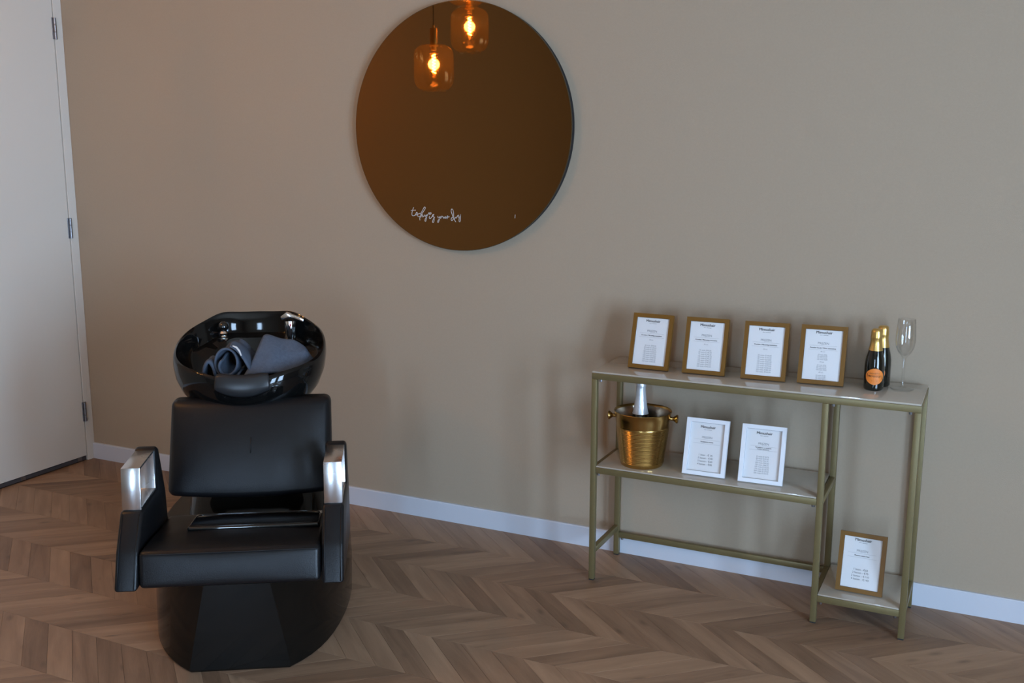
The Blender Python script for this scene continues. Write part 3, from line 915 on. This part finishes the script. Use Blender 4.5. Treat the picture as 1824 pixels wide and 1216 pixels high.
# ------------------------------------------------------------------ price frames
FW, FH, FB, FT = 0.1405, 0.186, 0.0132, 0.014
LEAN = math.asin(0.050 / 0.186)
def leaned(x, y, z, lift=FT * math.sin(LEAN)):
    return (x, y * math.cos(LEAN) + z * math.sin(LEAN), z * math.cos(LEAN) - y * math.sin(LEAN) + lift)
def price_frame(label, loc, rz, fm, heading, lines, ttop=0.0, style='list', group=None, heading2=None):
    o = thing('price_frame', label, 'picture frame', loc, rz, group)
    hw = FW / 2
    white = fm is M_FRAMEW
    depth = 0.0085 if white else 0.0035
    # border: four mitred bars
    bm = bmesh.new()
    outer = [(-hw, 0), (hw, 0), (hw, FH), (-hw, FH)]
    inner = [(-hw + FB, FB), (hw - FB, FB), (hw - FB, FH - FB), (-hw + FB, FH - FB)]
    for k in range(4):
        a, b, c, d = outer[k], outer[(k + 1) % 4], inner[(k + 1) % 4], inner[k]
        fr = [bm.verts.new(leaned(p[0], 0.0, p[1])) for p in (a, b, c, d)]
        bk = [bm.verts.new(leaned(p[0], FT, p[1])) for p in (a, b, c, d)]
        bm.faces.new(fr); bm.faces.new(bk[::-1])
        for i in range(4):
            bm.faces.new((fr[i], bk[i], bk[(i + 1) % 4], fr[(i + 1) % 4]))
    obj('border', bm, fm, o)
    def slabp(name, x0, x1, y0, y1, z0, z1, m, par):
        bm = bmesh.new()
        box(bm, (x0, y0, z0), (x1, y1, z1))
        for v in bm.verts: v.co = leaned(*v.co)
        return obj(name, bm, m, par)
    e = 0.0006
    card = slabp('card', -hw + FB + e, hw - FB - e, depth + 0.0012, depth + 0.0022, FB + e, FH - FB - e, M_CARD, o)
    slabp('pane', -hw + FB + e, hw - FB - e, depth, depth + 0.0006, FB + e, FH - FB - e, M_PANE, o)
    slabp('backing', -hw + 0.004, hw - 0.004, FT + 0.0002, FT + 0.0022, 0.004, FH - 0.004, M_BACK, o)
    # easel strut
    bm = bmesh.new()
    p1 = Vector(leaned(0, FT + 0.003, 0.125)); p2 = Vector((0, p1.y + 0.035, 0.0015))
    d = Vector((0, 0.0018, 0.0006))
    vs = []
    for (x, p) in ((-0.014, p1), (0.014, p1), (0.022, p2), (-0.022, p2)):
        vs.append((bm.verts.new(Vector((x, 0, 0)) + p - d), bm.verts.new(Vector((x, 0, 0)) + p + d)))
    bm.faces.new([v[0] for v in vs]); bm.faces.new([v[1] for v in vs][::-1])
    for i in range(4):
        bm.faces.new((vs[i][0], vs[i][1], vs[(i + 1) % 4][1], vs[(i + 1) % 4][0]))
    obj('easel_strut', bm, M_BACK, o)
    # lettering
    ytext = depth + 0.0010
    fn = lambda x, z: leaned(x, ytext, z)
    zt = FH - FB; ch = FH - 2 * FB
    Z = lambda f: zt - f * ch + ttop * ch
    bm = bmesh.new(); bm2 = bmesh.new()
    add_text(bm, 'Mimushair', 0.0120, 0.0, Z(0.090) if ttop == 0 else min(Z(0.090), zt - 0.0085), fn, bold=0.00035)
    for k in range(5):
        add_bar(bm2, -0.0125 + 0.0052 * k, -0.0125 + 0.0052 * k + (0.0022 if k == 1 else 0.0042), Z(0.125), 0.0012, fn)
    add_text(bm2, 'PRIJZEN', 0.0098, 0.0, Z(0.300), fn)
    add_bar(bm2, -0.042, 0.042, Z(0.330), 0.0004, fn)
    add_bar(bm2, -0.044, 0.044, Z(0.412), 0.0004, fn)
    if heading2:
        add_text(bm, heading, 0.0052, 0.0, Z(0.366), fn, bold=0.0002)
        add_text(bm, heading2, 0.0048, 0.0, Z(0.398), fn, bold=0.0002)
    else:
        add_text(bm, heading, 0.0056, 0.0, Z(0.384), fn, bold=0.00025)
    if style == 'big':
        for k, s in enumerate(lines):
            add_text(bm, s, 0.0086, 0.0, Z(0.660 + 0.063 * k), fn)
    elif style == 'groups':
        for gidx, (h, ls) in enumerate(lines):
            z0 = 0.455 + 0.205 * gidx
            add_text(bm2, h, 0.0055, 0.0, Z(z0), fn)
            for k, s in enumerate(ls):
                add_text(bm2, s, 0.0052, 0.0, Z(z0 + 0.062 + 0.031 * k), fn)
    else:
        start = 0.60 if style == 'list' else 0.55
        if style == 'list':
            add_text(bm2, '50 cm', 0.0055, 0.0, Z(0.475), fn)
        for k, s in enumerate(lines):
            add_text(bm2, s, 0.0062, 0.0, Z(start + 0.0415 * k), fn)
    obj('lettering', bm, M_INK, card, recalc=False)['kind'] = 'stuff'
    obj('fine_print', bm2, M_INK2, card, recalc=False)['kind'] = 'stuff'
    return o
G4 = 'gold price frames on the table top'
def stuks(n0, step, p0, dp): return ['%d stuks \u20ac%d,%02d' % (n0 + step * k, p0 + dp * k, (50 if k % 2 else 0)) for k in range(9)]
ztp = 0.7402
price_frame('gold price frame on the table top nearest the mirror, at the far left end', (-0.341, -0.1945, ztp), math.radians(-2.0), M_FRAME, 'Keratine / Microring extensions', stuks(25, 25, 90, 45), 0.0, 'list', G4)
price_frame('second gold price frame from the left on the table top', (-0.1525, -0.1925, ztp), math.radians(1.2), M_FRAME, 'Keratine / Microring extensions', stuks(25, 25, 95, 50), 0.0, 'list', G4)
price_frame('third gold price frame from the left on the table top', (0.041, -0.189, ztp), math.radians(2.2), M_FRAME, 'Keratine / Microring extensions', stuks(25, 25, 100, 55), 0.0, 'list', G4)
price_frame('gold price frame on the table top beside the small bottles', (0.217, -0.1745, ztp), math.radians(2.0), M_FRAME, 'Keratine bonds / Wave extensions',
            [('40 cm', ['25 stuks \u20ac80', '50 stuks \u20ac150', '75 stuks \u20ac215', '100 stuks \u20ac280']), ('50 cm', ['25 stuks \u20ac90', '50 stuks \u20ac170', '75 stuks \u20ac245', '100 stuks \u20ac320']), ('60 cm', ['25 stuks \u20ac100', '50 stuks \u20ac190', '75 stuks \u20ac275', '100 stuks \u20ac360'])], 0.012, 'groups', G4)
zms = ZM + 0.0053
GW = 'white price frames on the middle shelf'
price_frame('white price frame on the middle shelf beside the gold ice bucket', (-0.1255, -0.2445, zms), math.radians(1.2), M_FRAMEW, 'Verplaatsen weave', ['1 baan - \u20ac 35', '2 banen - \u20ac40', '3 banen - \u20ac60', '4 banen - \u20ac80'], -0.02, 'big', GW)
price_frame('white price frame on the middle shelf, farther from the ice bucket', (0.0595, -0.243, zms), math.radians(2.2), M_FRAMEW, 'Verwijderen en plaatsen', ['%d stuks \u20ac%d,%02d' % (25 * (k + 1), 18 + 17 * k, 75 if k % 2 == 0 else 50) for k in range(9)], -0.01, 'mid', GW, 'keratine extensions')
price_frame('gold price frame alone on the low bottom shelf', (0.380, -0.2355, ZB + 0.0053), math.radians(-1.0), M_FRAME, 'Plaatsen weave haar', ['1 baan - \u20ac60', '2 banen - \u20ac75', '3 banen - \u20ac110', '4 banen - \u20ac140'], 0.015, 'big')

# ------------------------------------------------------------------ small sparkling wine bottles
def mini_bottle(label, loc, rz, with_text):
    o = thing('wine_bottle', label, 'bottle', loc, rz, 'small sparkling wine bottles on the table')
    bm = bmesh.new()
    lathe(bm, [(0.0, 0.004), (0.022, 0.001), (0.0255, 0.0), (0.0288, 0.003), (0.0295, 0.008), (0.0295, 0.070), (0.0288, 0.085), (0.0260, 0.102), (0.0210, 0.120), (0.0172, 0.136), (0.0150, 0.150)], 40, cap0=True, cap1=True)
    body = autosmooth(obj('bottle_glass', bm, M_BOTTLE, o), 50)
    bm = bmesh.new()
    lathe(bm, [(0.0206, 0.1235), (0.0212, 0.1235), (0.0183, 0.136), (0.0163, 0.148), (0.0160, 0.158), (0.0168, 0.160), (0.0172, 0.164), (0.0165, 0.169), (0.0160, 0.180), (0.0150, 0.186), (0.0110, 0.1895), (0.0, 0.1905)], 36, cap1=True)
    f = autosmooth(obj('gold_foil', bm, M_FOILG, o), 40)
    # round paper label bent around the belly, facing -y
    bm = bmesh.new()
    rr, zc, ha, hz = 0.02985, 0.045, math.radians(56), 0.0255
    cv = bm.verts.new((0, -rr, zc))
    prev = None; rim = []; mid = []
    def lp(a, z, r=rr): return (r * math.sin(a), -r * math.cos(a), z)
    ringsL = []
    for k in (0.33, 0.66, 1.0):
        ringsL.append([bm.verts.new(lp(ha * k * math.cos(2 * PI * i / 40), zc + hz * k * math.sin(2 * PI * i / 40) * (0.97 + 0.03 * math.cos(8 * PI * i / 40)))) for i in range(40)])
    for i in range(40):
        j = (i + 1) % 40
        bm.faces.new((cv, ringsL[0][i], ringsL[0][j]))
        bm.faces.new((ringsL[0][i], ringsL[1][i], ringsL[1][j], ringsL[0][j]))
        bm.faces.new((ringsL[1][i], ringsL[2][i], ringsL[2][j], ringsL[1][j]))
    lb = obj('paper_label', bm, M_ORANGE, o, smooth=True); lb['label'] = 'round orange paper label'
    fn = lambda x, z: lp(x / rr, zc + z, rr + 0.00025)
    bm = bmesh.new()
    add_text(bm, 'MIONETTO', 0.0058, 0, 0.008, fn)
    add_text(bm, 'PROSECCO', 0.0078, 0, -0.001, fn, bold=0.0002)
    add_bar(bm, -0.008, 0.008, -0.013, 0.0012, fn)
    obj('lettering', bm, mat('brown_label_ink', (0.16, 0.05, 0.02), 0.6) if with_text else bpy.data.materials['brown_label_ink'], lb, recalc=False)['kind'] = 'stuff'
    return o
mini_bottle('small dark bottle with orange label and gold foil, in front of its twin', (0.374, -0.150, ztp), math.radians(10), True)
mini_bottle('small gold foiled bottle half hidden behind the orange labelled bottle', (0.3865, -0.0855, ztp), math.radians(-25), False)

# ------------------------------------------------------------------ champagne flute
FL = thing('champagne_flute', 'clear empty champagne flute at the right end of the table top', 'glass', (0.4545, -0.108, ztp + 0.0003))
bm = bmesh.new()
lathe(bm, [(0.0, 0.0), (0.034, 0.0), (0.035, 0.001), (0.033, 0.0022), (0.018, 0.0035), (0.007, 0.006), (0.0042, 0.012), (0.0038, 0.03), (0.0038, 0.085), (0.0046, 0.096), (0.010, 0.104), (0.019, 0.114), (0.0265, 0.130), (0.0295, 0.150), (0.0295, 0.170), (0.0278, 0.195), (0.0255, 0.2185), (0.0248, 0.2190), (0.0243, 0.2185), (0.0266, 0.195), (0.0283, 0.170), (0.0283, 0.150), (0.0253, 0.131), (0.018, 0.1158), (0.008, 0.1075), (0.0, 0.105)], 48)
bmesh.ops.remove_doubles(bm, verts=bm.verts[:], dist=2e-4)
flute = obj('flute_glass', bm, M_GLASS, FL, smooth=True)

# ------------------------------------------------------------------ ice bucket with bottle
BK = thing('ice_bucket', 'ribbed brushed gold ice bucket with knob handles on the middle shelf', 'bucket', (-0.351, -0.196, zms), math.radians(12))
bm = bmesh.new()
prof = [(0.0, 0.003), (0.066, 0.003), (0.069, 0.0), (0.0715, 0.002), (0.0735, 0.009)]
z = 0.012
while z < 0.135:
    r = 0.0738 + (z - 0.012) * 0.128
    prof += [(r, z), (r + 0.0011, z + 0.0022), (r, z + 0.0044)]
    z += 0.0050
prof += [(0.0900, 0.140), (0.0930, 0.165), (0.0955, 0.180), (0.0975, 0.1845), (0.0982, 0.1865), (0.0972, 0.1880), (0.0955, 0.1868), (0.0935, 0.180)]
lathe(bm, prof, 64)
autosmooth(obj('bucket_wall', bm, M_GOLDM, BK), 50)
bm = bmesh.new(); lathe(bm, [(0.0935, 0.1802), (0.0905, 0.165), (0.0860, 0.130), (0.0715, 0.014), (0.066, 0.006), (0.0, 0.006)], 64)
o = autosmooth(obj('bucket_inside', bm, M_BUCKIN, BK), 50)
for s in (-1, 1):
    bm = bmesh.new()
    lathe(bm, [(0.0065, 0.0), (0.0065, 0.009), (0.006, 0.012), (0.0145, 0.023), (0.0150, 0.026), (0.0125, 0.0285), (0.0, 0.0295)], 24, cap0=True)
    bmesh.ops.rotate(bm, verts=bm.verts[:], matrix=Matrix.Rotation(s * PI / 2, 3, 'Y'))
    bmesh.ops.translate(bm, verts=bm.verts[:], vec=(s * 0.0900, 0, 0.164))
    kb = autosmooth(obj('knob_handle', bm, M_GOLDM, BK), 40)

CB = thing('champagne_bottle', 'foil topped champagne bottle standing in the gold ice bucket', 'bottle', (-0.362, -0.190, zms + 0.0075))
CB.rotation_euler = (math.radians(-1.5), math.radians(-0.5), 0)
bm = bmesh.new()
lathe(bm, [(0.0, 0.004), (0.034, 0.0), (0.040, 0.004), (0.041, 0.012), (0.041, 0.110), (0.037, 0.135), (0.0285, 0.160), (0.0215, 0.185), (0.0165, 0.22), (0.0140, 0.268)], 40, cap0=True, cap1=True)
autosmooth(obj('bottle_glass', bm, M_BOTTLE, CB), 50)
bm = bmesh.new()
prof = [(0.0270, 0.166), (0.0276, 0.166), (0.0240, 0.180), (0.0212, 0.198), (0.0190, 0.215), (0.0172, 0.232), (0.0160, 0.250), (0.0156, 0.258), (0.0168, 0.2605), (0.0166, 0.270), (0.0156, 0.274), (0.0150, 0.286), (0.0125, 0.291), (0.0, 0.293)]
R_ = lathe(bm, prof, 36, cap1=True)
frng = random.Random(5)
for ring, pz in zip(R_, prof):
    if pz[1] > 0.255:
        for v in ring:
            k = 1 + frng.uniform(-0.05, 0.05); v.co.x *= k; v.co.y *= k
foil = autosmooth(obj('foil_sleeve', bm, M_FOILS, CB), 40); foil['label'] = 'silver white foil neck sleeve'

# ------------------------------------------------------------------ round bronze mirror
MC, MR = (-1.141, 1.540), 0.4505
MIR = thing('wall_mirror', 'large round bronze tinted mirror with white handwritten lettering', 'mirror', (MC[0], 0, MC[1]))
def disc(bm, r, y0, y1, n=160, ch=0.0):
    rings = []
    seq = [(r - ch, y0)] + ([(r, y0 + ch)] if ch else []) + [(r, y1)]
    for rr, y in seq:
        rings.append([(rr * math.cos(2 * PI * i / n), y, rr * math.sin(2 * PI * i / n)) for i in range(n)])
    loft(bm, rings)
    return bm
autosmooth(obj('backing', disc(bmesh.new(), MR - 0.003, -0.0275, -0.0002), M_MBACK, MIR), 40)
autosmooth(obj('edge_band', disc(bmesh.new(), MR, -0.0325, -0.0276, ch=0.0012), M_MEDGE, MIR), 20)
bm = bmesh.new()
cv = bm.verts.new((0, -0.0327, 0))
rg = [bm.verts.new(((MR - 0.002) * math.cos(2 * PI * i / 160), -0.0327, (MR - 0.002) * math.sin(2 * PI * i / 160))) for i in range(160)]
for i in range(160): bm.faces.new((cv, rg[i], rg[(i + 1) % 160]))
obj('mirror_glass', bm, M_MIRROR, MIR)
STROKES = [[(-0.1956, -0.2945), (-0.2006, -0.3044), (-0.2037, -0.3159), (-0.2029, -0.3241), (-0.1972, -0.3264), (-0.1885, -0.322), (-0.1836, -0.3129), (-0.1798, -0.3152), (-0.1828, -0.3218), (-0.1885, -0.3228)], [(-0.2083, -0.3063), (-0.1863, -0.3048)], [(-0.1791, -0.3282), (-0.178, -0.3201), (-0.1685, -0.3165), (-0.1648, -0.3213), (-0.1687, -0.3279), (-0.1772, -0.329)], [(-0.1666, -0.3197), (-0.155, -0.3015), (-0.1491, -0.2924), (-0.1445, -0.2939), (-0.1474, -0.3013), (-0.159, -0.3162), (-0.1687, -0.3312), (-0.1689, -0.3426)], [(-0.1649, -0.3311), (-0.161, -0.3228), (-0.1553, -0.3226), (-0.1573, -0.3292), (-0.1497, -0.3257), (-0.1468, -0.3207), (-0.145, -0.3272), (-0.1383, -0.3205), (-0.1317, -0.3187)], [(-0.1383, -0.3221), (-0.1404, -0.3352), (-0.1434, -0.345), (-0.1472, -0.3435), (-0.1442, -0.3337), (-0.1346, -0.322)], [(-0.126, -0.3193), (-0.1307, -0.3154), (-0.1297, -0.3129), (-0.1265, -0.314), (-0.1231, -0.3124), (-0.1194, -0.3134), (-0.1204, -0.3164), (-0.126, -0.3193), (-0.126, -0.3152)], [(-0.1261, -0.325), (-0.1281, -0.3315), (-0.1244, -0.3347), (-0.1178, -0.3296), (-0.112, -0.3197), (-0.1073, -0.3195), (-0.114, -0.3262), (-0.1065, -0.3292), (-0.1077, -0.3438), (-0.1115, -0.3488), (-0.1142, -0.3457), (-0.1103, -0.3358), (-0.1037, -0.3283)], [(-0.0896, -0.3238), (-0.0906, -0.3287), (-0.086, -0.3302), (-0.0794, -0.3251), (-0.0842, -0.3382), (-0.089, -0.3481), (-0.0918, -0.3449), (-0.0861, -0.3367), (-0.0767, -0.3299), (-0.0729, -0.3233), (-0.0692, -0.328), (-0.0748, -0.3331), (-0.0655, -0.3263), (-0.0646, -0.3327), (-0.058, -0.3245), (-0.0572, -0.3325), (-0.0525, -0.3275), (-0.0478, -0.3209), (-0.0508, -0.3347), (-0.047, -0.3265), (-0.0405, -0.3255)], [(-0.0231, -0.3298), (-0.0287, -0.3388), (-0.0332, -0.3366), (-0.0313, -0.3285), (-0.0258, -0.3267), (-0.0284, -0.3171), (-0.0329, -0.3044), (-0.031, -0.2964), (-0.0255, -0.2994), (-0.0229, -0.3138), (-0.0231, -0.3298), (-0.0194, -0.3361), (-0.0131, -0.3439)], [(-0.0194, -0.3345), (-0.0157, -0.3264), (-0.012, -0.3295), (-0.0065, -0.3213), (-0.0019, -0.3179), (-0.0028, -0.3244), (0.0026, -0.3258), (0.0073, -0.3153)], [(0.0064, -0.3177), (0.0052, -0.3401), (0.0007, -0.3411), (0.0007, -0.3322), (0.0027, -0.3226)]]
bm = bmesh.new()
def smooth_line(p, n=4):
    if len(p) < 3: return p
    out = []
    for i in range(len(p) - 1):
        p0, p1, p2, p3 = p[max(i - 1, 0)], p[i], p[i + 1], p[min(i + 2, len(p) - 1)]
        for k in range(n):
            t = k / n
            out.append(tuple(0.5 * ((2 * p1[d]) + (-p0[d] + p2[d]) * t + (2 * p0[d] - 5 * p1[d] + 4 * p2[d] - p3[d]) * t * t + (-p0[d] + 3 * p1[d] - 3 * p2[d] + p3[d]) * t ** 3) for d in (0, 1)))
    out.append(p[-1])
    return out
for st in STROKES:
    st = smooth_line(st)
    hw = 0.0012
    L_, R2 = [], []
    for i, q in enumerate(st):
        a, b = st[max(i - 1, 0)], st[min(i + 1, len(st) - 1)]
        t = Vector((b[0] - a[0], b[1] - a[1]))
        t = t.normalized() if t.length > 1e-9 else Vector((1, 0))
        L_.append((q[0] - t.y * hw, -0.0331, q[1] + t.x * hw)); R2.append((q[0] + t.y * hw, -0.0331, q[1] - t.x * hw))
    VL = [bm.verts.new(v) for v in L_]; VR = [bm.verts.new(v) for v in R2]
    for i in range(len(VL) - 1):
        bm.faces.new((VL[i], VL[i + 1], VR[i + 1], VR[i]))
vs = [bm.verts.new((a, -0.0331, b)) for a, b in ((0.2305, -0.322), (0.2325, -0.322), (0.2335, -0.309), (0.2315, -0.309))]
bm.faces.new(vs)
lt = obj('lettering', bm, M_LETTER, MIR, recalc=False); lt['kind'] = 'stuff'; lt['label'] = 'white handwritten words on the mirror'

# ------------------------------------------------------------------ glass pendant lamps (seen in the mirror)
def pendant(label, c, rz=0):
    """c = centre of the glass shade"""
    o = thing('pendant_lamp', label, 'lamp', (c[0], c[1], ZC), rz, 'amber glass pendant lamps')
    dz = c[2] - ZC
    R0, H0 = 0.110, 0.128
    bm = bmesh.new()
    prof = []
    for i in range(9):
        t = i / 8 * PI / 2
        prof.append((0.024 + (R0 - 0.024) * math.sin(t) ** 0.9, H0 - 0.055 * (1 - math.cos(t))))
    prof += [(R0 + 0.001, 0.03), (R0 + 0.001, -0.03)]
    for i in range(8):
        t = i / 7 * PI / 2
        prof.append((0.066 + (R0 - 0.066) * math.cos(t), -H0 + 0.072 - 0.062 * math.sin(t)))
    prof += [(0.064, -H0 + 0.008), (0.066, -H0 + 0.003), (0.066, -H0)]
    lathe(bm, prof, 56, (0, 0, dz))
    sh = obj('glass_shade', bm, M_AMBER, o, smooth=True); sh['label'] = 'amber glass shade'
    bm = bmesh.new()
    lathe(bm, [(0.0, H0 + 0.100), (0.006, H0 + 0.100), (0.006, H0 + 0.086), (0.0185, H0 + 0.085), (0.0195, H0 + 0.083), (0.0195, H0 - 0.002), (0.0, H0 - 0.002)][::-1], 28, (0, 0, dz))
    autosmooth(obj('socket', bm, M_BRASSP, o), 40)
    bm = bmesh.new()
    lathe(bm, [(0.0, H0 - 0.002), (0.026, H0 - 0.002), (0.026, H0 - 0.010), (0.015, H0 - 0.012), (0.015, H0 - 0.034), (0.0, H0 - 0.034)], 24, (0, 0, dz))
    autosmooth(obj('bulb_holder', bm, M_BRASSP, o), 40)
    bm = bmesh.new()
    lathe(bm, [(0.013, 0.094), (0.014, 0.085), (0.022, 0.065), (0.026, 0.040), (0.027, 0.010), (0.025, -0.025), (0.014, -0.048), (0.0, -0.054)], 28, (0, 0, dz))
    bl = obj('bulb', bm, M_BULB, o, smooth=True)
    bm = bmesh.new()
    pts = []
    for i in range(61):
        t = i / 60
        pts.append((0.0085 * math.cos(t * 6 * PI * 2), 0.0085 * math.sin(t * 6 * PI * 2), dz + 0.072 - 0.100 * t))
    tube(bm, pts, 0.0026, 6)
    obj('filament', bm, M_FILA, bl, smooth=True)
    bm = bmesh.new(); tube(bm, [(0, 0, dz + H0 + 0.099), (0, 0, -0.021)], 0.0022, 8)
    obj('cord', bm, M_CORD, o, smooth=True)
    bm = bmesh.new(); lathe(bm, [(0.0, -0.026), (0.05, -0.024), (0.055, -0.018), (0.055, 0.0)], 32, cap1=True)
    autosmooth(obj('ceiling_rose', bm, M_BRASSP, o), 40)
    ld = bpy.data.lights.new('bulb_light', 'POINT')
    ld.energy = LAMP_W; ld.color = LAMP_COL; ld.shadow_soft_size = 0.03
    lo = bpy.data.objects.new('bulb_light', ld); COL.objects.link(lo)
    lo.parent = o; lo.location = (0, 0, dz + 0.02)
    return o
pendant('lowest hanging amber glass pendant lamp, left in the mirror', (-2.240, -1.771, 1.898))
pendant('middle amber glass pendant lamp, right in the mirror', (-2.206, -2.133, 2.133))
pendant('highest amber glass pendant lamp, only its rim showing in the mirror', (-2.137, -1.967, 2.372))
